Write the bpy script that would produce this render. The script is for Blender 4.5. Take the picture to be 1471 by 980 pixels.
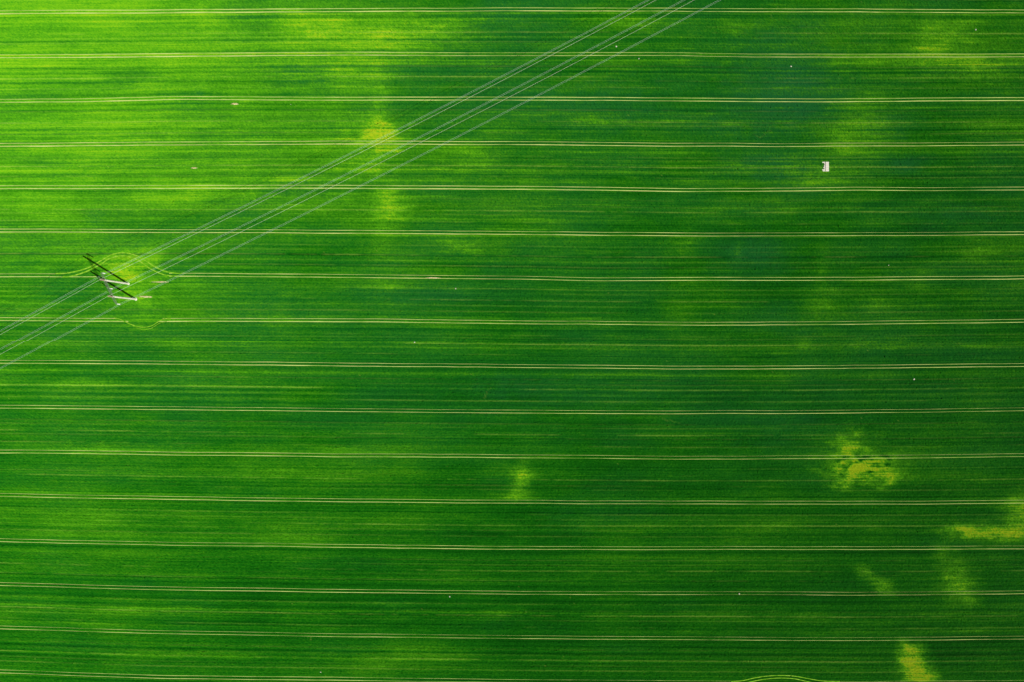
import bpy, bmesh, math
import numpy as np
from mathutils import Vector, Matrix

scene = bpy.context.scene
for o in list(bpy.data.objects):
    bpy.data.objects.remove(o)

# ------------------------------------------------------------------ camera
CAM_H = 373.0                      # drone height in metres, looking straight down
S = 36.0 / 24.0 * CAM_H / 1471.0   # metres on the ground per photograph pixel
cd = bpy.data.cameras.new('camera')
cd.lens = 24.0; cd.sensor_width = 36.0; cd.clip_start = 1.0; cd.clip_end = 20000.0
cam = bpy.data.objects.new('camera', cd)
cam.location = (0, 0, CAM_H); cam.rotation_euler = (0, 0, 0)
scene.collection.objects.link(cam); scene.camera = cam

# ------------------------------------------------------------------ sky, sun, exposure
SUN_EL = math.radians(41.2)
sx, sy = 0.852, -0.524             # horizontal direction towards the sun
world = bpy.data.worlds.new('World'); scene.world = world; world.use_nodes = True
nt = world.node_tree; nt.nodes.clear()
sky = nt.nodes.new('ShaderNodeTexSky'); sky.sky_type = 'NISHITA'; sky.sun_disc = False
sky.sun_elevation = SUN_EL; sky.sun_rotation = math.atan2(sx, sy)
bg = nt.nodes.new('ShaderNodeBackground'); bg.inputs['Strength'].default_value = 0.05
wo = nt.nodes.new('ShaderNodeOutputWorld')
nt.links.new(sky.outputs[0], bg.inputs[0]); nt.links.new(bg.outputs[0], wo.inputs[0])
ld = bpy.data.lights.new('sun', 'SUN'); ld.energy = 5.0; ld.angle = math.radians(0.5); ld.color = (1.0, 0.95, 0.84)
sun = bpy.data.objects.new('sun', ld); scene.collection.objects.link(sun)
sun.rotation_euler = Vector((sx * math.cos(SUN_EL), sy * math.cos(SUN_EL), math.sin(SUN_EL))).to_track_quat('Z', 'Y').to_euler()
scene.view_settings.view_transform = 'Standard'
scene.view_settings.look = 'None'
scene.view_settings.gamma = 1.0
scene.view_settings.use_curve_mapping = False
scene.view_settings.exposure = 0.46

C = scene.collection
rng = np.random.default_rng(7)

# ------------------------------------------------------------------ helpers
def wx(px): return (np.asarray(px, float) - 735.5) * S
def wy(py): return (490.0 - np.asarray(py, float)) * S

def link(name, me, mat=None, parent=None, loc=None, label=None, cat=None, group=None, kind=None):
    o = bpy.data.objects.new(name, me); C.objects.link(o)
    if mat is not None and me is not None and not me.materials: me.materials.append(mat)
    if parent is not None: o.parent = parent
    if loc is not None: o.location = loc
    if label: o['label'] = label
    if cat: o['category'] = cat
    if group: o['group'] = group
    if kind: o['kind'] = kind
    return o

def np_mesh(name, V, F, smooth=False):
    """Quad mesh from numpy arrays."""
    me = bpy.data.meshes.new(name)
    V = np.asarray(V, np.float32); F = np.asarray(F, np.int32)
    me.vertices.add(len(V)); me.vertices.foreach_set('co', V.ravel())
    me.loops.add(F.size); me.loops.foreach_set('vertex_index', F.ravel())
    me.polygons.add(len(F))
    me.polygons.foreach_set('loop_start', np.arange(0, F.size, F.shape[1], dtype=np.int32))
    me.polygons.foreach_set('loop_total', np.full(len(F), F.shape[1], np.int32))
    me.polygons.foreach_set('use_smooth', np.full(len(F), smooth))
    me.update(calc_edges=True)
    return me

def vnoise(x, y, seed):
    """Smooth value noise in -1..1 on a hashed lattice."""
    x = np.asarray(x, np.float64); y = np.asarray(y, np.float64)
    xi = np.floor(x); yi = np.floor(y); fx = x - xi; fy = y - yi
    xi = xi.astype(np.int64); yi = yi.astype(np.int64)
    fx = fx * fx * (3 - 2 * fx); fy = fy * fy * (3 - 2 * fy)
    def h(i, j):
        n = (i * 374761393 + j * 668265263 + seed * 1442695041) & 0xffffffff
        n = ((n ^ (n >> 13)) * 1274126177) & 0xffffffff
        n = (n ^ (n >> 16)) & 0xffff
        return n / 32767.5 - 1.0
    a = h(xi, yi); b = h(xi + 1, yi); c = h(xi, yi + 1); d = h(xi + 1, yi + 1)
    return (a * (1 - fx) + b * fx) * (1 - fy) + (c * (1 - fx) + d * fx) * fy

def fbm(x, y, seed, octv=4, gain=0.5):
    s = 0; a = 1.0; t = 0
    for i in range(octv):
        s = s + a * vnoise(x * 2 ** i + 17.3 * i, y * 2 ** i - 9.1 * i, seed + i); t += a; a *= gain
    return s / t

def sstep(a, b, x):
    t = np.clip((x - a) / (b - a), 0, 1)
    return t * t * (3 - 2 * t)

# ------------------------------------------------------------------ materials
def new_mat(name):
    m = bpy.data.materials.new(name); m.use_nodes = True
    n = m.node_tree; b = n.nodes['Principled BSDF']
    return m, n, b

def N(n, typ, **kw):
    nd = n.nodes.new(typ)
    for k, v in kw.items(): setattr(nd, k, v)
    return nd

def mathn(n, op, a, b=None, clamp=False):
    nd = n.nodes.new('ShaderNodeMath'); nd.operation = op; nd.use_clamp = clamp
    for i, v in enumerate((a, b)):
        if v is None: continue
        if hasattr(v, 'links'): n.links.new(v, nd.inputs[i])
        else: nd.inputs[i].default_value = v
    return nd.outputs[0]

def mapped_noise(n, coord, scale, detail=3.0, rough=0.55):
    mp = n.nodes.new('ShaderNodeMapping'); mp.inputs['Scale'].default_value = scale
    n.links.new(coord, mp.inputs['Vector'])
    tx = n.nodes.new('ShaderNodeTexNoise'); tx.inputs['Scale'].default_value = 1.0
    tx.inputs['Detail'].default_value = detail; tx.inputs['Roughness'].default_value = rough
    n.links.new(mp.outputs[0], tx.inputs['Vector'])
    return tx.outputs['Fac']

def ramp(n, fac, stops):
    r = n.nodes.new('ShaderNodeValToRGB')
    el = r.color_ramp.elements
    while len(el) > 1: el.remove(el[-1])
    el[0].position = stops[0][0]; el[0].color = (*stops[0][1], 1)
    for p, c in stops[1:]:
        e = el.new(p); e.color = (*c, 1)
    n.links.new(fac, r.inputs[0])
    return r.outputs[0]

def mixc(n, fac, a, b):
    m = n.nodes.new('ShaderNodeMix'); m.data_type = 'RGBA'
    if hasattr(fac, 'links'): n.links.new(fac, m.inputs[0])
    else: m.inputs[0].default_value = fac
    for i, v in ((6, a), (7, b)):
        if hasattr(v, 'links'): n.links.new(v, m.inputs[i])
        else: m.inputs[i].default_value = (*v, 1)
    return m.outputs[2]

# crop: 'vigour' runs from blue-green dense growth over deep green to thin yellow growth, plus painted brightening to the upper left
M_crop, n, b = new_mat('young_cereal_crop')
av = N(n, 'ShaderNodeAttribute', attribute_name='vigour_light')
ap = N(n, 'ShaderNodeAttribute', attribute_name='bare')
at = N(n, 'ShaderNodeAttribute', attribute_name='blue')
uv = N(n, 'ShaderNodeUVMap', uv_map='rows')
n1 = mapped_noise(n, uv.outputs[0], (0.035, 2.6, 1), 4, 0.6)     # fine drill rows
n2 = mapped_noise(n, uv.outputs[0], (0.9, 1.6, 1), 3, 0.6)       # leaf clumps
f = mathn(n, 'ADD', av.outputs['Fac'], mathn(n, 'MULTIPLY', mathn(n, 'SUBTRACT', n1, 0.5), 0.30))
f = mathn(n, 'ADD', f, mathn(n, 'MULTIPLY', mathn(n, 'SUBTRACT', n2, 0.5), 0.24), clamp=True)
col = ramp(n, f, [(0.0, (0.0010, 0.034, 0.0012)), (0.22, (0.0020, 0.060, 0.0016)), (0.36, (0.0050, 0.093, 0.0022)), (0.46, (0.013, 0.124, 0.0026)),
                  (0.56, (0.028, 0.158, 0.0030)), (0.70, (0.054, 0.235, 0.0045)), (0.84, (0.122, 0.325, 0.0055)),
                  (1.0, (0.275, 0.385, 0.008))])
hsv = N(n, 'ShaderNodeHueSaturation'); n.links.new(col, hsv.inputs['Color'])
col = mixc(n, at.outputs['Fac'], col, (0.010, 0.098, 0.026))
soilc = mixc(n, n2, (0.14, 0.27, 0.02), (0.32, 0.42, 0.08))
col = mixc(n, ap.outputs['Fac'], col, soilc)
n.links.new(col, b.inputs['Base Color'])
b.inputs['Roughness'].default_value = 0.8
b.inputs['Specular IOR Level'].default_value = 0.015
if 'Diffuse Roughness' in b.inputs: b.inputs['Diffuse Roughness'].default_value = 1.0

# flattened, thin growth in the tractor's detours
M_flat, n, b = new_mat('flattened_crop')
tc = N(n, 'ShaderNodeTexCoord')
q = mapped_noise(n, tc.outputs['Object'], (0.5, 0.5, 0.5), 4, 0.6)
n.links.new(ramp(n, q, [(0.3, (0.07, 0.24, 0.005)), (0.48, (0.15, 0.36, 0.012)), (0.7, (0.27, 0.45, 0.05))]), b.inputs['Base Color'])
b.inputs['Roughness'].default_value = 0.9; b.inputs['Specular IOR Level'].default_value = 0.1

# dry wheel track: pale crumbly soil with straw, overgrown here and there
M_track, n, b = new_mat('dry_wheel_track')
tc = N(n, 'ShaderNodeTexCoord')
q = mapped_noise(n, tc.outputs['Object'], (0.05, 0.35, 1), 4, 0.6)
q2 = mapped_noise(n, tc.outputs['Object'], (1.3, 1.3, 1), 3, 0.6)
tcol = mixc(n, q2, (0.32, 0.40, 0.08), (0.56, 0.61, 0.22))
over = mathn(n, 'MULTIPLY', mathn(n, 'SUBTRACT', q, 0.44), 3.5, clamp=True)
tcol = mixc(n, mathn(n, 'MULTIPLY', over, 0.8), tcol, (0.12, 0.27, 0.02))
n.links.new(tcol, b.inputs['Base Color'])
b.inputs['Roughness'].default_value = 0.95; b.inputs['Specular IOR Level'].default_value = 0.1

M_soil, n, b = new_mat('dry_field_soil')
tc = N(n, 'ShaderNodeTexCoord')
q = mapped_noise(n, tc.outputs['Object'], (0.8, 0.8, 0.8), 5, 0.65)
n.links.new(ramp(n, q, [(0.3, (0.16, 0.12, 0.06)), (0.7, (0.36, 0.30, 0.17))]), b.inputs['Base Color'])
b.inputs['Roughness'].default_value = 0.95; b.inputs['Specular IOR Level'].default_value = 0.1

M_pale, n, b = new_mat('pale_bare_soil')
tc = N(n, 'ShaderNodeTexCoord')
q = mapped_noise(n, tc.outputs['Object'], (1.1, 1.1, 1.1), 5, 0.65)
n.links.new(ramp(n, q, [(0.35, (0.30, 0.28, 0.10)), (0.55, (0.48, 0.43, 0.22)), (0.75, (0.64, 0.58, 0.38))]), b.inputs['Base Color'])
b.inputs['Roughness'].default_value = 0.95; b.inputs['Specular IOR Level'].default_value = 0.1

def concrete(name, c0, c1):
    m, n, b = new_mat(name)
    tc = N(n, 'ShaderNodeTexCoord')
    q = mapped_noise(n, tc.outputs['Object'], (1.5, 1.5, 0.5), 5, 0.6)
    n.links.new(ramp(n, q, [(0.3, c0), (0.7, c1)]), b.inputs['Base Color'])
    b.inputs['Roughness'].default_value = 0.85
    bp = N(n, 'ShaderNodeBump'); bp.inputs['Strength'].default_value = 0.4; bp.inputs['Distance'].default_value = 0.03
    n.links.new(q, bp.inputs['Height']); n.links.new(bp.outputs[0], b.inputs['Normal'])
    return m
M_conc = concrete('spun_concrete', (0.36, 0.36, 0.27), (0.58, 0.58, 0.46))
M_beam = concrete('pale_cast_concrete', (0.40, 0.38, 0.31), (0.62, 0.59, 0.50))
M_stone = concrete('pale_limestone', (0.28, 0.28, 0.20), (0.52, 0.52, 0.40))

def metal(name, col, rough, met):
    m, n, b = new_mat(name)
    tc = N(n, 'ShaderNodeTexCoord')
    q = mapped_noise(n, tc.outputs['Object'], (0.7, 0.7, 0.7), 3, 0.6)
    n.links.new(ramp(n, q, [(0.3, tuple(x * 0.75 for x in col)), (0.7, col)]), b.inputs['Base Color'])
    b.inputs['Roughness'].default_value = rough; b.inputs['Metallic'].default_value = met
    return m
M_steel = metal('galvanised_steel', (0.15, 0.16, 0.13), 0.7, 0.0)
M_rust = metal('weathered_steel', (0.30, 0.22, 0.16), 0.7, 0.2)
M_alu = metal('stranded_aluminium', (0.40, 0.50, 0.42), 0.8, 0.0)
M_wire = metal('steel_earth_wire', (0.56, 0.64, 0.46), 0.8, 0.0)
M_porc = metal('glazed_insulator', (0.58, 0.62, 0.54), 0.35, 0.0)

# ------------------------------------------------------------------ ground
me = np_mesh('ground', [(-6000, -6000, 0), (6000, -6000, 0), (6000, 6000, 0), (-6000, 6000, 0)], [(0, 1, 2, 3)])
link('ground', me, M_soil, label='dry brown soil of the field under the crop', cat='ground', kind='structure')

# ------------------------------------------------------------------ tramline paths, from the photograph's own lines
TX = np.array([0, 120, 245, 370, 490, 735, 860, 980, 1110, 1225, 1340, 1471], float)
K0 = {0: [19.2, 18.6, 17.5, 17, 16, 14.8, 15.2, 15.8, 16.3, 16.8, 17.4, 17.8],
      1: [82.2, 82, 80.8, 79.6, 78.6, 79.5, 79.5, 79.5, 81.6, 81.8, 81.5, 81.1],
      2: [146.5, 145.6, 142.6, 142.8, 143.4, 143.4, 143.8, 144.4, 145.5, 145.8, 144.4, 144.1],
      3: [209.8, 208.9, 207.7, 207, 206.7, 207, 208.2, 209.4, 209.9, 209.4, 208.6, 208.1],
      4: [270.7, 270.6, 270.4, 270, 269.7, 271.4, 272.8, 274.4, 274, 273, 273.2, 272.4],
      5: [333, 333.1, 333.4, 333.7, 334.3, 336, 337.2, 338.6, 338.5, 338, 337.4, 336.7],
      6: [397.3, 397, 396.3, 397, 398, 400.6, 402.9, 402.2, 402.1, 402, 401.2, 400],
      7: [460, 460.8, 461.2, 461.3, 461.6, 464.2, 465.4, 466.3, 466.2, 465.6, 464, 462.3],
      8: [522.5, 523, 523.9, 525.2, 526.6, 528.6, 530, 531.2, 530.8, 529.9, 528.7, 527.2],
      9: [587.5, 588.2, 589.2, 590.5, 591.9, 594.2, 595, 595.3, 594.8, 593.9, 592.5, 590.9],
      10: [651.5, 652.8, 654.4, 655.6, 657, 658.3, 659.3, 660.6, 660.4, 659.7, 658.5, 657],
      11: [714, 716.6, 718.6, 720.2, 721.6, 724, 724.4, 724.7, 725.2, 725.3, 724.6, 723.6],
      12: [778.6, 781.6, 784.2, 785.5, 786.9, 790, 790.4, 790.2, 790, 790.3, 790, 789.3],
      13: [841.9, 845.5, 848.2, 850, 851.6, 854.2, 855, 855.2, 855.4, 855.9, 855, 853.9],
      14: [904.2, 908, 911.2, 913.6, 915.5, 918.2, 919.2, 919.9, 920.5, 920.8, 920.2, 919.2],
      15: [967.2, 972, 975.8, 976.8, 978, 981.2, 982.4, 983, 983.6, 984, 983.6, 982.6]}
KMIN, KMAX = -3, 18
PX = np.arange(-150.0, 1621.0 + 1e-6, 1.9)       # crop grid columns in photograph pixels (0.72 m)
def smooth_interp(ys):
    y = np.interp(PX, TX, ys)
    # linear continuation beyond the measured part
    y = np.where(PX < 0, ys[0] + (PX) * (ys[1] - ys[0]) / 120.0, y)
    y = np.where(PX > 1471, ys[-1] + (PX - 1471) * (ys[-1] - ys[-2]) / 131.0, y)
    w = 31
    k = np.hanning(w + 2)[1:-1]; k /= k.sum()
    yp = np.concatenate([2 * y[0] - y[w:0:-1], y, 2 * y[-1] - y[-2:-w - 2:-1]])
    return np.convolve(yp, k, 'same')[w:-w]
CUR = {}
for k in range(0, 16):
    CUR[k] = smooth_interp(K0[k]) + 0.35 * vnoise(PX / 95.0, np.full_like(PX, k * 3.7), 5) + 0.18 * vnoise(PX / 30.0, np.full_like(PX, k * 5.1), 6)
for k in range(-1, KMIN - 1, -1): CUR[k] = CUR[k + 1] - 63.0 + 0.3 * vnoise(PX / 90.0, np.full_like(PX, k * 2.3), 8)
for k in range(16, KMAX + 1): CUR[k] = CUR[k - 1] + 63.0 + 0.3 * vnoise(PX / 90.0, np.full_like(PX, k * 2.3), 8)
GAUGE = 4.25                                      # distance of the two wheel tracks in photograph pixels

# where a wheel track is missing because the tractor drove round something
MISS = {(6, 'u'): (92, 243), (6, 'l'): (139, 243), (7, 'u'): (170, 232), (7, 'l'): (186, 226),
        (15, 'u'): (1062, 1204), (15, 'l'): (1068, 1196)}

# ------------------------------------------------------------------ crop: one canopy mesh with real gaps where the wheels ran
rowsY = []; rowsV = []; bands = []; edge = []     # each row: y in pixels along PX, row coordinate in metres
nreg = 44
def half(k, which):
    ks = np.full_like(PX, k * 1.7 + (0.6 if which == 'u' else 0))
    ymid = CUR[k]
    base = 0.42 if which == 'l' else 0.30
    base = base * (1.16 - 0.40 * sstep(200, 800, ymid)) * (1.10 - 0.36 * sstep(300, 1100, PX))
    hw = base * (1 + 0.42 * vnoise(PX / 60.0, ks, 21) + 0.25 * vnoise(PX / 320.0, ks, 23) + 0.18 * vnoise(PX / 12.0, ks, 22))
    return np.clip(hw, 0.12, 1.0)
HW = {(k, w): half(k, w) for k in range(KMIN, KMAX + 1) for w in 'ul'}
Vm = 62.7 * S
for k in range(KMIN, KMAX):
    a, bnd = CUR[k], CUR[k + 1]
    lo0 = a + HW[(k, 'l')]
    u0 = bnd - GAUGE - HW[(k + 1, 'u')]; u1 = bnd - GAUGE + HW[(k + 1, 'u')]
    l0 = bnd - HW[(k + 1, 'l')]
    v0 = k * Vm
    for i in range(nreg):
        t = i / (nreg - 1)
        rowsY.append(lo0 * (1 - t) + u0 * t); rowsV.append(v0 + Vm * (0.0125 + t * 0.91)); 
        edge.append('l%d' % k if i == 0 else ('u%d' % (k + 1) if i == nreg - 1 else ''))
        bands.append('u%d' % (k + 1) if i == nreg - 1 else '')   # band that follows this row
    for i in range(4):
        t = i / 3
        rowsY.append(u1 * (1 - t) + l0 * t); rowsV.append(v0 + Vm * (0.942 + t * 0.046))
        edge.append('u%d' % (k + 1) if i == 0 else ('l%d' % (k + 1) if i == 3 else ''))
        bands.append('l%d' % (k + 1) if i == 3 else '')
Y = np.array(rowsY); R, W = Y.shape
X = np.broadcast_to(PX, (R, W)).copy()
Vv = np.array(rowsV)[:, None] * np.ones((1, W)); Uu = X * S
rowi = np.arange(R)
# small irregularity of the plant rows so no grid shows
is_edge = np.array([bool(e) for e in edge])
X = X + np.where(is_edge[:, None], 0.0, 0.55) * rng.uniform(-1, 1, (R, W))
Y = Y + np.where(is_edge[:, None], 0.03, 0.30) * rng.uniform(-1, 1, (R, W))

# --- painted light gradient and crop vigour
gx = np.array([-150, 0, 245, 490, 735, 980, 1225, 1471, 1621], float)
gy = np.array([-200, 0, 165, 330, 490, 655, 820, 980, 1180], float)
G = np.array([[.73, .73, .70, .61, .49, .43, .46, .49, .49],  # paler upper left: backscattered sunlight painted into the crop colour, with some thinner growth
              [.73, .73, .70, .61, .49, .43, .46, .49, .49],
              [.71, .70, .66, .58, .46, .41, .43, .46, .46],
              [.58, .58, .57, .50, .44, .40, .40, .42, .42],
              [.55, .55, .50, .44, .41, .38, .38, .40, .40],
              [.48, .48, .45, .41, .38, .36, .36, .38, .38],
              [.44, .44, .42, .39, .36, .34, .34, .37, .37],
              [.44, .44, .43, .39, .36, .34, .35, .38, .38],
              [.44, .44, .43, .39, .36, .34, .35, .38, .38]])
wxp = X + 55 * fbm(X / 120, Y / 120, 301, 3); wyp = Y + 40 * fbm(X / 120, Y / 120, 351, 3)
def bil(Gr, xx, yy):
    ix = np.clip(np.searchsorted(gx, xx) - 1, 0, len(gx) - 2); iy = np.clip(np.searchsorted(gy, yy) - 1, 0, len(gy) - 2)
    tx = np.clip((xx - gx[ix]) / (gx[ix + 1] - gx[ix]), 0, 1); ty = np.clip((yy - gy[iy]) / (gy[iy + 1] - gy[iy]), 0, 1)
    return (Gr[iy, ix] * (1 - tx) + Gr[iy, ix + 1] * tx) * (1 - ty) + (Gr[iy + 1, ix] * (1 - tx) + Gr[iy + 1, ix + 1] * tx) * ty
vig_light = bil(G, wxp, wyp)
# growth patches, stretched along the drilling direction
patch = fbm(X / 150, Y / 52, 401, 4, 0.55)
vig_light += 0.11 * patch
topw = 1.0 - 0.45 * sstep(200, 800, Y)
vig_light += 0.09 * topw * fbm(X / 42, Vv / S / 6.0, 421, 4, 0.7)
# long stripes: machine passes of several metres and single seed rows
stripe = 0.6 * vnoise(X / 700, Vv / S / 8.5, 431) + 0.5 * vnoise(X / 260, Vv / S / 4.0, 433)
vig_light += 0.050 * stripe + 0.07 * fbm(X / 95, Y / 60, 471, 4, 0.55)
rr0 = rng.standard_normal(R); rowrand = (0.95 * rr0 + 0.25 * np.roll(rr0, 1))[:, None]
vig_light += 0.042 * rng.standard_normal((R, W))
vig_light += 0.072 * rowrand * (0.75 + 0.7 * vnoise(X / 300, rowi[:, None] * 1.37 + 0 * X, 437))
streak = sstep(0.42, 0.95, vnoise(X / 70, rowi[:, None] * 0.83 + 0 * X, 441)) * sstep(-0.1, 0.5, patch + 0.25 * topw)
vig_light += 0.15 * streak * topw

# single patches: centre, radii, strength, turn in degrees
BL = [(545, 196, 32, 19, .50, 0), (545, 160, 14, 42, .15, 0), (520, 235, 40, 16, .18, 0), (562, 300, 26, 26, .26, 0), (545, 352, 18, 50, .07, 0), (530, 110, 40, 30, .08, 0),
      (748, 692, 15, 18, .38, 12), (742, 715, 26, 7, .28, 0), (735, 676, 30, 14, .10, 0), (1240, 672, 50, 24, .62, 4), (1218, 636, 24, 20, .26, 0), (1216, 690, 22, 18, .22, 0),
      (1276, 676, 16, 20, .14, 0), (1464, 735, 22, 24, .40, 0), (1402, 765, 48, 10, .52, 3), (1452, 766, 40, 8, .34, 0), (1352, 792, 16, 12, .22, 0), (1244, 822, 18, 9, .30, 30), (1270, 846, 20, 11, .36, 25),
      (1372, 832, 26, 28, .27, 0), (1386, 855, 22, 18, .20, 0), (1312, 952, 20, 24, .56, -28), (1322, 975, 26, 14, .44, 0), (1300, 935, 14, 10, .28, 0), (1365, 885, 60, 6, .12, 0), (1386, 905, 40, 7, .14, 0),
      (1160, 885, 30, 6, .16, 0), (1128, 756, 36, 8, .15, 0), (1310, 735, 60, 5, .12, 0), (1270, 494, 50, 9, .20, 0), (1180, 435, 26, 20, .17, 0), (1258, 440, 34, 14, .14, 0), (1325, 400, 26, 30, .12, 0),
      (1408, 362, 40, 8, .12, 0), (1180, 380, 10, 40, .12, 0), (1155, 495, 12, 10, .14, 0), (1060, 360, 8, 12, .14, 0), (990, 350, 30, 14, .13, 0), (975, 440, 30, 40, .10, 0),
      (1345, 62, 46, 26, .26, -25), (1390, 85, 60, 16, .16, 0), (1250, 85, 60, 14, .13, 0), (1400, 100, 50, 16, .14, 0), (1235, 175, 50, 40, .14, 0), (1170, 255, 50, 26, .16, 0), (1215, 205, 30, 20, .12, 0), (1440, 155, 70, 40, .08, 0),
      (1060, 40, 60, 10, .14, 0), (1030, 70, 70, 14, .09, 0), (930, 36, 40, 14, .16, 0), (1025, 265, 60, 16, .08, 0), (1060, 240, 26, 10, .14, 0), (860, 172, 40, 8, .16, 0), (680, 225, 40, 16, .16, 0), (720, 185, 40, 12, .10, 0), (640, 40, 80, 24, .14, 0), (540, 55, 70, 26, .14, 0),
      (182, 394, 24, 9, .42, 8), (192, 426, 18, 9, .20, 0), (180, 374, 46, 14, .22, 0), (188, 405, 50, 30, .22, 0), (285, 270, 70, 9, .20, 0), (230, 285, 70, 6, .16, 0), (300, 22, 40, 14, .16, 0), (130, 6, 80, 14, .08, 0),
      (460, 40, 60, 14, .14, 0), (245, 490, 60, 8, .12, 0), (130, 552, 50, 8, .16, 0), (400, 463, 26, 30, .10, 0), (660, 355, 40, 12, .16, 0), (660, 415, 26, 8, .14, 0), (400, 690, 90, 22, .10, 0), (120, 755, 60, 16, .08, 0),
      (420, 770, 60, 20, .10, 0), (560, 680, 60, 30, .08, 0), (520, 960, 60, 22, .14, 0), (590, 935, 60, 30, .08, 0), (300, 940, 90, 6, .14, 0), (220, 877, 100, 5, .18, 0), (560, 868, 40, 6, .16, 0), (720, 878, 40, 6, .14, 0), (150, 645, 60, 10, .14, 0)]
fine = np.clip(vnoise(X / 22, rowi[:, None] * 1.13 + 0 * X, 461) + 0.7 * rng.standard_normal((R, W)) * 0.5, -1.2, 1.0)
bxn = fbm(X / 16, Y / 9, 501, 4, 0.6); byn = fbm(X / 16, Y / 9, 551, 4, 0.6)
for cx, cy, rx, ry, s, ang in BL:
    m = (np.abs(X - cx) < 3.2 * max(rx, ry)) & (np.abs(Y - cy) < 3.2 * max(rx, ry))
    dx = X[m] - cx + 0.55 * rx * bxn[m]; dy = Y[m] - cy + 0.8 * ry * byn[m]
    ca, sa = math.cos(math.radians(ang)), math.sin(math.radians(ang))
    ex = (dx * ca + dy * sa) / rx; ey = (-dx * sa + dy * ca) / ry
    vig_light[m] += 1.03 * s * np.exp(-(ex * ex + ey * ey)) * (1 + 0.45 * fine[m])
# blue-green, dense growth
blue = np.zeros_like(vig_light)
for cx, cy, rx, ry, s in [(1120, 70, 60, 40, .5), (1110, 130, 70, 40, .55), (1060, 175, 60, 30, .4), (1110, 235, 60, 24, .55), (1150, 160, 60, 60, .35), (1275, 180, 50, 18, .4), (1300, 235, 26, 12, .5), (730, 20, 60, 22, .45), (600, 100, 110, 30, .35), (800, 150, 110, 30, .35),
                          (900, 150, 80, 30, .35), (440, 95, 60, 20, .4), (400, 270, 80, 18, .3), (100, 345, 120, 14, .3), (1090, 365, 50, 26, .4), (620, 420, 90, 20, .3), (740, 560, 80, 20, .35), (1120, 620, 80, 24, .25), (330, 20, 26, 12, .5), (285, 128, 8, 6, .6),
                          (135, 310, 12, 14, .5), (1390, 305, 60, 12, .3), (1130, 460, 60, 20, .25), (870, 560, 90, 30, .25), (860, 740, 80, 20, .2)]:
    ex = (X - cx + 0.7 * rx * bxn) / rx; ey = (Y - cy + 0.9 * ry * byn) / ry
    blue += s * np.exp(-(ex * ex + ey * ey))
blue = np.clip(blue * 0.7 + (0.11 - 0.13 * sstep(560, 760, Y)) + 0.26 * fbm(X / 90, Y / 30, 611, 4) * (1 - 0.5 * sstep(300, 800, Y)), 0, 0.7) * np.clip(1.25 - 0.9 * np.maximum(vig_light - .44, 0) / .2, 0.10, 1)
vig_light -= 0.08 * blue
# dark tufts inside the biggest thin patch
for _ in range(26):
    cx = 1240 + 44 * rng.uniform(-.85, .85); cy = 668 + 20 * rng.uniform(-.8, .8); r = rng.uniform(1.2, 3.4)
    m = (np.abs(X - cx) < 12) & (np.abs(Y - cy) < 12)
    vig_light[m] -= 0.40 * np.exp(-((X[m] - cx + 3 * bxn[m]) ** 2 * .6 + (Y[m] - cy + 3 * byn[m]) ** 2) / (r * r))

# --- bare lines where two passes of the seed drill meet, gaps and trodden spots
bare = np.zeros_like(vig_light)
for k in range(KMIN, KMAX):
    base = (k - KMIN) * (nreg + 4)
    for frac, s in ((0.497, .40), (0.24, .14), (0.74, .20), (0.62, .12), (0.37, .10)):
        r = base + int(round(frac * nreg)) + int(rng.integers(-1, 2)) * (frac != 0.497)
        nz = vnoise(PX / 55.0, np.full_like(PX, r * 1.9), 701) + 0.6 * vnoise(PX / 9.0, np.full_like(PX, r * 1.9), 702)
        long = vnoise(PX / 330.0, np.full_like(PX, r * 2.9), 703)
        v = s * np.clip(0.34 + 0.55 * nz + 0.75 * long, 0, 1.2)
        bare[r] += v; vig_light[r] += 0.22 * v
        vig_light[r - 1] += 0.06 * v; vig_light[r + 1] += 0.06 * v
# little specks
spk = rng.random((R, W)) > 0.99985
bare += spk * rng.uniform(.1, .35, (R, W))
# trodden animal trails
def trail(x, y, n, a0, bend, seed):
    rr = np.random.default_rng(seed); a = a0
    for _ in range(n):
        a += bend + rr.normal() * 0.28; x += 1.2 * math.cos(a); y += 1.2 * math.sin(a)
        j = int(round((x + 150) / 1.9))
        if 0 <= j < W:
            i = int(np.argmin(np.abs(Y[:, j] - y)))
            if rr.random() < 0.7: bare[i, j] = max(bare[i, j], rr.uniform(.04, .16))
for t in [(705, 555, 22, 1.5, .05, 1), (1118, 8, 24, 1.6, .0, 3), (1080, 192, 30, .4, .02, 5), (950, 600, 24, .6, .08, 7)]:
    trail(*t)
vig_light = np.where(vig_light > 0.74, 0.74 + (vig_light - 0.74) * (0.55 + 0.45 * sstep(200, 480, X)), vig_light)
bare = np.clip(bare, 0, 0.85); vig_light = np.clip(vig_light, 0.0, 1.0)

# --- canopy height
Hh = 0.36 + 0.10 * rng.standard_normal((R, W)) + 0.05 * vnoise(X / 6, Vv / S / 2.0, 801) + 0.06 * rowrand
Hh -= 0.14 * sstep(0.6, 1.0, vig_light) + 0.18 * bare
Hh = np.clip(Hh, 0.08, 0.75)
near_track = np.zeros(R, bool)
for r in range(R):
    if edge[r]: near_track[max(0, r - 2):r + 3] = True
Hh[near_track] = 0.10 + 0.35 * Hh[near_track]          # thin, low plants beside the wheels
present = {}
for k in range(KMIN, KMAX + 1):
    for w in 'ul':
        p = np.ones(W, bool)
        if (k, w) in MISS: p &= ~((PX > MISS[(k, w)][0]) & (PX < MISS[(k, w)][1]))
        present[w + str(k)] = p
for r in range(R):
    if edge[r]:
        p = present[edge[r]]
        Hh[r] = np.where(p, rng.uniform(0.04, 0.07, W), Hh[r])

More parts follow.
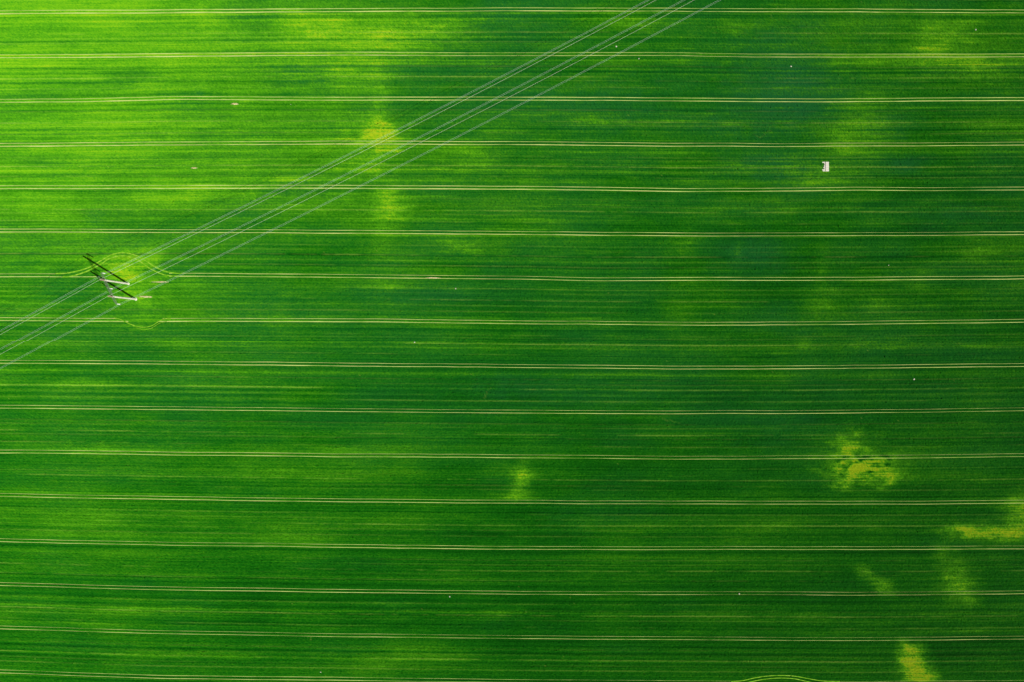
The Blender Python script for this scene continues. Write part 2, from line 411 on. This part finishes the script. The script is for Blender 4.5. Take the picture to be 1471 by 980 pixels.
# --- detours round the pylon feet and round something beyond the lower edge
DET = [('u6', [(80, 392.6), (92, 392.3), (104.5, 390.4), (125.7, 384.7), (145.3, 374), (161.6, 365), (178, 362.6), (194, 366), (207, 372.5), (223.6, 383), (240, 390), (253, 392), (262, 392.2)], .8),
       ('l6', [(90, 397.2), (101, 396.6), (122.4, 390.4), (145.3, 379), (158.3, 370.8), (178, 367), (197.5, 372.5), (213.8, 383.9), (231.8, 392.8), (246, 395.8), (258, 396.4)], .8),
       ('u7', [(164, 456), (172, 457.8), (180, 461.6), (191, 466.3), (204, 469.5), (217, 468), (228, 461.5), (238, 457.2), (246, 456.8)], .5),
       ('l7', [(180, 461.2), (192, 467.5), (204, 472.6), (217, 471.2), (229, 464.0), (240, 461.2)], .26),
       ('u15', [(1050, 979.5), (1066, 978.4), (1085, 974.2), (1104, 971.6), (1122, 970.8), (1142, 972), (1162, 975.6), (1182, 978.8), (1206, 979.4)], .42),
       ('l15', [(1056, 983.6), (1072, 981.4), (1090, 977.6), (1108, 975.2), (1124, 974.6), (1142, 975.8), (1158, 979.4), (1176, 982.8), (1200, 983.8)], .42)]
def spline(P, n):
    P = np.array(P, float); out = []
    Q = np.vstack([2 * P[0] - P[1], P, 2 * P[-1] - P[-2]])
    for i in range(1, len(Q) - 2):
        for t in np.linspace(0, 1, n, endpoint=False):
            out.append(0.5 * ((2 * Q[i]) + (-Q[i - 1] + Q[i + 1]) * t + (2 * Q[i - 1] - 5 * Q[i] + 4 * Q[i + 1] - Q[i + 2]) * t ** 2 + (-Q[i - 1] + 3 * Q[i] - 3 * Q[i + 1] + Q[i + 2]) * t ** 3))
    out.append(P[-1]); return np.array(out)
DETP = {}
for nm, P, hw in DET:
    sp = spline(P, 6); DETP[nm] = (sp, hw)
    m = (X > sp[:, 0].min() - 4) & (X < sp[:, 0].max() + 4) & (Y > sp[:, 1].min() - 4) & (Y < sp[:, 1].max() + 4)
    d = np.full(m.sum(), 1e9); xm, ym = X[m], Y[m]
    for (qx, qy) in spline(P, 14): d = np.minimum(d, np.hypot(xm - qx, ym - qy))
    hh = Hh[m]; Hh[m] = np.where(d < hw + 0.9, np.minimum(hh, 0.10 + 0.2 * np.clip(d - hw, 0, 1)), hh)

idx = np.arange(R * W).reshape(R, W)
quad = np.stack([idx[:-1, :-1], idx[1:, :-1], idx[1:, 1:], idx[:-1, 1:]], -1)
keep = np.ones((R - 1, W - 1), bool)
for r in range(R - 1):
    if bands[r]:
        p = present[bands[r]]; keep[r] = ~(p[:-1] & p[1:])
F = quad[keep].reshape(-1, 4)
V = np.stack([wx(X), wy(Y), Hh], -1).reshape(-1, 3)
nv = len(V)
# the same field going on beyond the part that is modelled plant by plant
xi0, xi1 = wx(-146), wx(1617); yi1, yi0 = wy(CUR[KMIN].max() + 8), wy(CUR[KMAX].min() - 8); B = 5800.0
ring = np.array([(-B, -B, .2), (B, -B, .2), (B, B, .2), (-B, B, .2), (xi0, yi0, .2), (xi1, yi0, .2), (xi1, yi1, .2), (xi0, yi1, .2)])
RF = np.array([(0, 1, 5, 4), (1, 2, 6, 5), (2, 3, 7, 6), (3, 0, 4, 7)]) + nv
V = np.vstack([V, ring]); F = np.vstack([F, RF])
me = np_mesh('cereal_crop', V, F)
def attr(name, a, fill):
    at_ = me.attributes.new(name, 'FLOAT', 'POINT')
    at_.data.foreach_set('value', np.concatenate([a.ravel(), np.full(8, fill)]).astype(np.float32))
attr('vigour_light', vig_light, 0.45); attr('bare', bare, 0.0); attr('blue', blue, 0.1)
uvl = me.uv_layers.new(name='rows')
UVv = np.stack([np.concatenate([Uu.ravel(), ring[:, 0]]), np.concatenate([Vv.ravel(), -ring[:, 1]])], -1)
uvl.data.foreach_set('uv', UVv[F.ravel()].astype(np.float32).ravel())
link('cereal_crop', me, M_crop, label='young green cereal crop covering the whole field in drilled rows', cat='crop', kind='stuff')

# ------------------------------------------------------------------ wheel tracks
def ribbon(name, P, hw, z, mat, parent):
    """A strip of crumbled soil along a path: a shallow rut with raised, uneven shoulders."""
    P = np.asarray(P); T = np.gradient(P, axis=0); T /= np.linalg.norm(T, axis=1)[:, None]
    Nn = np.stack([-T[:, 1], T[:, 0]], -1)
    m = len(P); offs = (-1.0, -0.45, 0.45, 1.0); zz = (0.020, 0.0, 0.0, 0.020)
    hw = np.broadcast_to(hw, (m,))[:, None]
    Vs = []
    for o_, z_ in zip(offs, zz):
        q_ = P + Nn * o_ * hw
        Vs.append(np.concatenate([q_, np.full((m, 1), z + z_) + 0.006 * rng.uniform(0, 1, (m, 1))], 1))
    Vr = np.stack(Vs, 1).reshape(-1, 3)
    ii = np.arange(m * 4).reshape(m, 4)
    Fr = np.stack([ii[:-1, :-1], ii[1:, :-1], ii[1:, 1:], ii[:-1, 1:]], -1).reshape(-1, 4)
    me = np_mesh(name, Vr, Fr[:, ::-1] if np.cross(T[0], [0, 1]) < 0 else Fr)
    me.materials.append(mat)
    return link(name, me, None, parent)

ORD = ['first', 'second', 'third', 'fourth', 'fifth', 'sixth', 'seventh', 'eighth', 'ninth', 'tenth', 'eleventh', 'twelfth', 'thirteenth', 'fourteenth', 'fifteenth', 'sixteenth']
SUBT = PX[::3]
for k in range(KMIN, KMAX + 1):
    if k == 5: lab = 'straight pair of pale wheel tracks passing clear beside the detour round the pylon'
    elif k == 6: lab = 'pair of wheel tracks bulging in a wide detour round the pylon legs'
    elif k == 7: lab = 'pair of wheel tracks with a shallow bend on the other side of the pylon'
    elif k == 15: lab = 'pair of wheel tracks with a small humped detour and no pylon beside it'
    elif k == 3: lab = 'straight pair of pale wheel tracks crossing the yellow patch under the wires'
    elif k == 4: lab = 'pair of pale wheel tracks with a slight kink beside the concrete beam pile'
    else: lab = 'long straight pair of pale tractor wheel tracks through the green crop'
    em = link('tramline', None, loc=(0, 0, 0), label=lab, cat='wheel tracks', group='tramlines across the field', kind='structure')
    for w in 'lu':
        yc = CUR[k] - (GAUGE if w == 'u' else 0.0)
        segs = [(PX[0], PX[-1])]
        if (k, w) in MISS: a_, b_ = MISS[(k, w)]; segs = [(PX[0], a_ + 2), (b_ - 2, PX[-1])]
        for a_, b_ in segs:
            xs = SUBT[(SUBT >= a_) & (SUBT <= b_)]
            ys = np.interp(xs, PX, yc)
            ribbon('wheel_track', np.stack([wx(xs), wy(ys)], -1), 0.55, 0.006, M_track, em)
        if (w + str(k)) in DETP:
            sp, hw = DETP[w + str(k)]
            P = np.stack([wx(sp[:, 0]), wy(sp[:, 1])], -1)
            hwv = hw * S * (1 + 0.25 * vnoise(np.arange(len(P)) / 2.0, np.full(len(P), k + .5), 91))
            o = ribbon('detour_track', P, hwv, 0.24, M_flat, em)
            o['label'] = 'curved track of flattened yellow-green crop'

# ------------------------------------------------------------------ bare soil spots
def soil_spot(name, cx, cy, rx, ry, label, seed, group=None, mat=None):
    rr = np.random.default_rng(seed); bm = bmesh.new(); c0 = bm.verts.new((0, 0, 0.16)); ringv = []; mid = []
    nseg = 22
    for i in range(nseg):
        a_ = 2 * math.pi * i / nseg; f_ = 1 + 0.35 * rr.uniform(-1, 1)
        ringv.append(bm.verts.new((rx * S * f_ * math.cos(a_), ry * S * f_ * math.sin(a_), -0.05)))
        mid.append(bm.verts.new((0.75 * rx * S * f_ * math.cos(a_), 0.75 * ry * S * f_ * math.sin(a_), 0.10 + rr.uniform(-.04, .06))))
    for i in range(nseg):
        j = (i + 1) % nseg
        bm.faces.new((c0, mid[i], mid[j])); bm.faces.new((mid[i], ringv[i], ringv[j], mid[j]))
    me = bpy.data.meshes.new(name); bm.to_mesh(me); bm.free(); me.materials.append(mat or M_pale)
    return link(name, me, None, loc=(float(wx(cx)), float(wy(cy)), 0.42), label=label, cat='soil patch', group=group)
soil_spot('bare_soil_patch', 231, 404.4, 12, 0.95, 'thin pinkish strip of bare soil beside the pylon, away from both legs', 1)
soil_spot('bare_soil_patch', 209, 425.6, 9.5, 1.3, 'ragged yellowish strip of bare soil at the foot of one pylon leg', 2)
soil_spot('bare_soil_patch', 337.5, 149, 5.2, 1.4, 'small oval patch of whitish bare soil beside a straight wheel track', 3)
soil_spot('bare_soil_patch', 279, 241, 4.2, 0.9, 'faint pinkish sliver of bare soil in the lime green crop', 4)
soil_spot('bare_soil_patch', 623, 398.6, 10, 0.9, 'pale crumbled soil streak lying between two wheel tracks', 5)

# ------------------------------------------------------------------ pylon
def lathe(prof, seg, axis_pts=None):
    bm = bmesh.new(); rings = []
    for r_, z_ in prof:
        rings.append([bm.verts.new((r_ * math.cos(2 * math.pi * i / seg), r_ * math.sin(2 * math.pi * i / seg), z_)) for i in range(seg)])
    for a_, b_ in zip(rings, rings[1:]):
        for i in range(seg):
            j = (i + 1) % seg; bm.faces.new((a_[i], a_[j], b_[j], b_[i]))
    bm.faces.new(rings[0][::-1]); bm.faces.new(rings[-1])
    return bm

def bar(bm, p, q, t):
    p = Vector(p); q = Vector(q); d = q - p; L = d.length
    rot = d.to_track_quat('Z', 'Y').to_matrix().to_4x4()
    g = bmesh.ops.create_cube(bm, size=1.0)
    bmesh.ops.transform(bm, matrix=Matrix.Translation((p + q) / 2) @ rot @ Matrix.Diagonal((t, t, L, 1)), verts=g['verts'])

def bm_me(name, bm, mat, smooth=False):
    me = bpy.data.meshes.new(name); bmesh.ops.recalc_face_normals(bm, faces=bm.faces)
    bm.to_mesh(me); bm.free(); me.materials.append(mat)
    if smooth:
        me.polygons.foreach_set('use_smooth', [True] * len(me.polygons))
    return me

HT, HA = 25.6, 21.5          # pole top, crossarm
LEG = 4.70; ARM = 9.0; STR = 3.1
b1 = np.array([float(wx(184.6)), float(wy(407.0))]); b2 = np.array([float(wx(195.4)), float(wy(429.2))])
cpy = (b1 + b2) / 2; adir = (b2 - b1) / np.linalg.norm(b2 - b1); arot = math.atan2(adir[1], adir[0])

leg_me = bm_me('leg', lathe([(0.52, -0.3), (0.515, 0.0), (0.50, 5), (0.48, 12), (0.46, 19), (0.45, HA + 0.8)], 14), M_conc, True)
foot_bm = lathe([(0.80, -0.2), (0.78, 0.30), (0.62, 0.46), (0.48, 0.50)], 10)
for v in foot_bm.verts: v.co.x *= 1.1
foot_me = bm_me('footing', foot_bm, M_conc)
peak_bm = lathe([(0.455, HA + 0.75), (0.43, HA + 2.2), (0.38, HT - 0.2), (0.30, HT)], 10)
bar(peak_bm, (-0.7, 0, HT - 0.15), (0.7, 0, HT - 0.15), 0.16)
peak_me = bm_me('peak', peak_bm, M_rust)
arm_bm = bmesh.new(); wd, dp = 0.42, 0.85
for sy_ in (-wd, wd):
    bar(arm_bm, (-ARM, sy_, HA), (ARM, sy_, HA), 0.085)
    bar(arm_bm, (-ARM, sy_ * .4, HA + 0.15), (-ARM * .5, sy_, HA + dp), 0.08); bar(arm_bm, (-ARM * .5, sy_, HA + dp), (ARM * .5, sy_, HA + dp), 0.09); bar(arm_bm, (ARM * .5, sy_, HA + dp), (ARM, sy_ * .4, HA + 0.15), 0.08)
nb = 18
for i in range(nb):
    x0 = -ARM + 2 * ARM * i / nb; x1 = -ARM + 2 * ARM * (i + 1) / nb
    s_ = wd if i % 2 else -wd
    bar(arm_bm, (x0, -s_, HA + .01), (x1, s_, HA + .01), 0.06)
    if 4 <= i < 14:
        bar(arm_bm, (x0, -s_, HA + dp + .01), (x1, s_, HA + dp + .01), 0.05)
    def zt(x): return HA + (dp if abs(x) <= ARM * .5 else 0.15 + (dp - .15) * (ARM - abs(x)) / (ARM * .5))
    for sy_ in (-wd, wd):
        if i % 2: bar(arm_bm, (x0, sy_, HA), (x1, sy_, zt(x1)), 0.05)
        else: bar(arm_bm, (x0, sy_, zt(x0)), (x1, sy_, HA), 0.05)
for x in (-LEG, LEG):
    bar(arm_bm, (x - .42, -.5, HA + .05), (x + .42, -.5, HA + .05), 0.18); bar(arm_bm, (x - .42, .5, HA + .05), (x + .42, .5, HA + .05), 0.18)
arm_me = bm_me('crossarm', arm_bm, M_steel)
prof = [(0.05, HA - 0.05), (0.05, HA - 0.35)]
zc = HA - 0.4
for i in range(14):
    prof += [(0.06, zc), (0.24, zc - 0.07), (0.22, zc - 0.12), (0.06, zc - 0.13)]; zc -= 0.185
prof += [(0.05, zc), (0.05, HA - STR)]
ins_me = bm_me('insulator_string', lathe(prof, 10), M_porc)
yoke_bm = bmesh.new(); bar(yoke_bm, (-0.32, 0, HA - STR), (0.32, 0, HA - STR), 0.12)
for x in (-0.25, 0.25): bar(yoke_bm, (x, -0.25, HA - STR - .12), (x, 0.25, HA - STR - .12), 0.12)
yoke_me = bm_me('clamp', yoke_bm, M_steel)

def make_pylon(x, y, label):
    em = link('transmission_pylon', None, loc=(x, y, 0), label=label, cat='pylon', group='pylons carrying the power line')
    em.rotation_euler = (0, 0, arot)
    for s_ in (-LEG, LEG):
        o = link('leg', leg_me, None, em); o.location = (s_, 0, 0)
        o2 = link('footing', foot_me, None, o)
        o3 = link('peak', peak_me, None, em); o3.location = (s_, 0, 0)
    link('crossarm', arm_me, None, em)
    for s_ in (-ARM + 0.1, 0, ARM - 0.1):
        o = link('insulator_string', ins_me, None, em); o.location = (s_, 0, 0)
        link('clamp', yoke_me, None, o)
    return em
DIR = np.array([math.cos(math.radians(27.2)), math.sin(math.radians(27.2))]); SPAN = 440.0
make_pylon(cpy[0], cpy[1], 'tall pylon of two white concrete poles joined by a lattice steel crossarm')
for t in (1, -1):
    q = cpy + DIR * SPAN * t
    make_pylon(q[0], q[1], ['', 'neighbouring twin-pole pylon at the end of the span over the wide field', 'neighbouring twin-pole pylon beyond the detour tracks, at the short visible wires'][t])

# ------------------------------------------------------------------ overhead wires
def wire_mesh(name, off, h, sag, rad, mat, dy=0.0):
    Vs = []; m = 161
    ts = np.linspace(-1, 1, m); perp = np.array([-DIR[1], DIR[0]])
    for t in ts:
        p = cpy + adir * off + perp * dy + DIR * SPAN * t
        z = h - 4 * sag * abs(t) * (1 - abs(t))
        for i in range(6):
            a_ = 2 * math.pi * i / 6
            Vs.append((p[0] + perp[0] * rad * math.cos(a_), p[1] + perp[1] * rad * math.cos(a_), z + rad * math.sin(a_)))
    ii = np.arange(m * 6).reshape(m, 6); jj = np.roll(ii, -1, 1)
    Fr = np.stack([ii[:-1], jj[:-1], jj[1:], ii[1:]], -1).reshape(-1, 4)
    me = np_mesh(name, Vs, Fr, True); me.materials.append(mat); return me
sp_bm = bmesh.new(); bar(sp_bm, (0, -0.36, 0), (0, 0.36, 0), 0.10); bar(sp_bm, (-.12, -.30, 0), (.12, -.30, 0), .17); bar(sp_bm, (-.12, .30, 0), (.12, .30, 0), .17)
spacer_me = bm_me('spacer', sp_bm, M_steel)
for off, lab in ((-ARM + .1, 'twin conductor hung from the crossarm end beside the bulging detour tracks'), (0, 'twin conductor hung from the middle of the crossarm between both poles'), (ARM - .1, 'twin conductor hung from the crossarm end beside the shallow bent track')):
    em = link('phase_conductor', None, loc=(0, 0, 0), label=lab, cat='power line', group='conductors of the power line')
    for dy in (-0.30, 0.30):
        link('conductor', wire_mesh('conductor', off, HA - STR - 0.12, 9.0, 0.031, M_alu, dy), None, em)
    for t in np.arange(-0.9, 0.95, 0.15):
        p = cpy + adir * off + DIR * SPAN * t; z = HA - STR - 0.12 - 36.0 * abs(t) * (1 - abs(t))
        o = link('spacer', spacer_me, None, em); o.location = (p[0], p[1], z); o.rotation_euler = (0, 0, math.radians(27.2))
for off, lab in ((-LEG, 'thin earth wire over the top of the pole with the yellow weed patch'), (LEG, 'thin earth wire over the top of the pole with the ragged soil strip')):
    link('earth_wire', wire_mesh('earth_wire', off, HT + 0.05, 10.0, 0.040, M_wire), None, label=lab, cat='power line', group='earth wires of the power line')

# ------------------------------------------------------------------ pile of concrete beams
px0, py0 = 1185.0, 239.0
bw = 0.58
rr = np.random.default_rng(12)
def beam_mesh(L, wd, ht, seed):
    r2 = np.random.default_rng(seed); bm = bmesh.new()
    g = bmesh.ops.create_cube(bm, size=1.0)
    for v in bm.verts: v.co.x *= L; v.co.y *= wd; v.co.z *= ht
    bmesh.ops.bevel(bm, geom=list(bm.edges), offset=0.035, segments=1, affect='EDGES')
    for v in bm.verts: v.co += Vector(r2.uniform(-.015, .015, 3))
    return bm_me('concrete_beam', bm, M_beam)
left = [1.95, 0.35, 0.10, 0.45, 0.55, 1.15, 0.30, 2.05, 1.55]     # how far each beam sticks out on the ragged side
n_b = len(left)
for i, lf in enumerate(left):
    y = float(wy(py0)) + (n_b - 1) / 2 * bw - i * bw
    xr = float(wx(1190)) + rr.uniform(-.12, .12); xl = float(wx(1184.0)) - lf * 0.62
    L = xr - xl
    if i == 0: lab = 'long pale concrete beam forming an outer edge of the beam pile'
    elif i == n_b - 1: lab = 'long pale concrete beam forming an outer edge of the beam pile'
    elif lf > 1: lab = 'longer pale concrete beam sticking out between shorter ones on the pile\'s ragged side'
    else: lab = 'short pale concrete beam inside the ground row of the beam pile'
    link('concrete_beam', beam_mesh(L, bw - 0.025, 0.5, 40 + i), None, loc=((xl + xr) / 2, y, 0.25 + 0.001 * i), label=lab, cat='beam', group='concrete beams piled in the field').rotation_euler = (0, 0, rr.uniform(-.012, .012))
for i, (oy, L) in enumerate([(2.06, 1.75), (1.03, 1.65), (0.0, 1.8), (-1.03, 1.68), (-2.06, 1.78)]):
    link('concrete_beam', beam_mesh(L, 0.99, 0.20, 60 + i), None, loc=(float(wx(1187.6)), float(wy(py0)) + oy, 0.612),
         label='short concrete beam lying on top of the beam pile', cat='beam', group='upper concrete beams of the pile').rotation_euler = (0, 0, rr.uniform(-.012, .012))

# ------------------------------------------------------------------ stones lying in the crop
def stone_mesh(seed):
    r2 = np.random.default_rng(seed); bm = bmesh.new(); bmesh.ops.create_icosphere(bm, subdivisions=2, radius=1.0)
    for v in bm.verts:
        k_ = 1 + 0.22 * float(vnoise(v.co.x * 1.7 + seed, v.co.y * 1.7 + v.co.z * 1.3, 60 + seed)); v.co *= k_; v.co.z *= 0.6
    return bm_me('field_stone', bm, M_stone)
stm = [stone_mesh(i) for i in range(3)]
STONES = [(885, 66.4, .46, 'whitish stone lying between two of the overhead wires'), (917.5, 84, .30, 'small whitish stone just outside the overhead wires, beside a wheel track'), (1136, 95, .42, 'whitish stone in the dark blue-green crop'),
          (1312.5, 545.5, .46, 'larger whitish stone in deep green crop between straight tracks'), (1061.5, 853.5, .34, 'whitish stone lying against the edge of a wheel track')]
STONES += [(x_, y_, r_, 'small pale stone lying alone in the green crop') for x_, y_, r_ in ((595.5, 492.5, .36), (654.5, 414, .32), (418, 150, .20), (1276, 380.5, .22), (646, 857.5, .34), (461, 965.5, .40), (1401, 42.5, .36))]
for i, (qx, qy, r_, lab) in enumerate(STONES):
    o = link('field_stone', stm[i % 3], None, loc=(float(wx(qx)), float(wy(qy)), 0.36), label=lab, cat='stone', group='pale stones scattered over the field')
    o.scale = (r_ * 1.15, r_, r_); o.rotation_euler = (0, 0, i * 1.3)
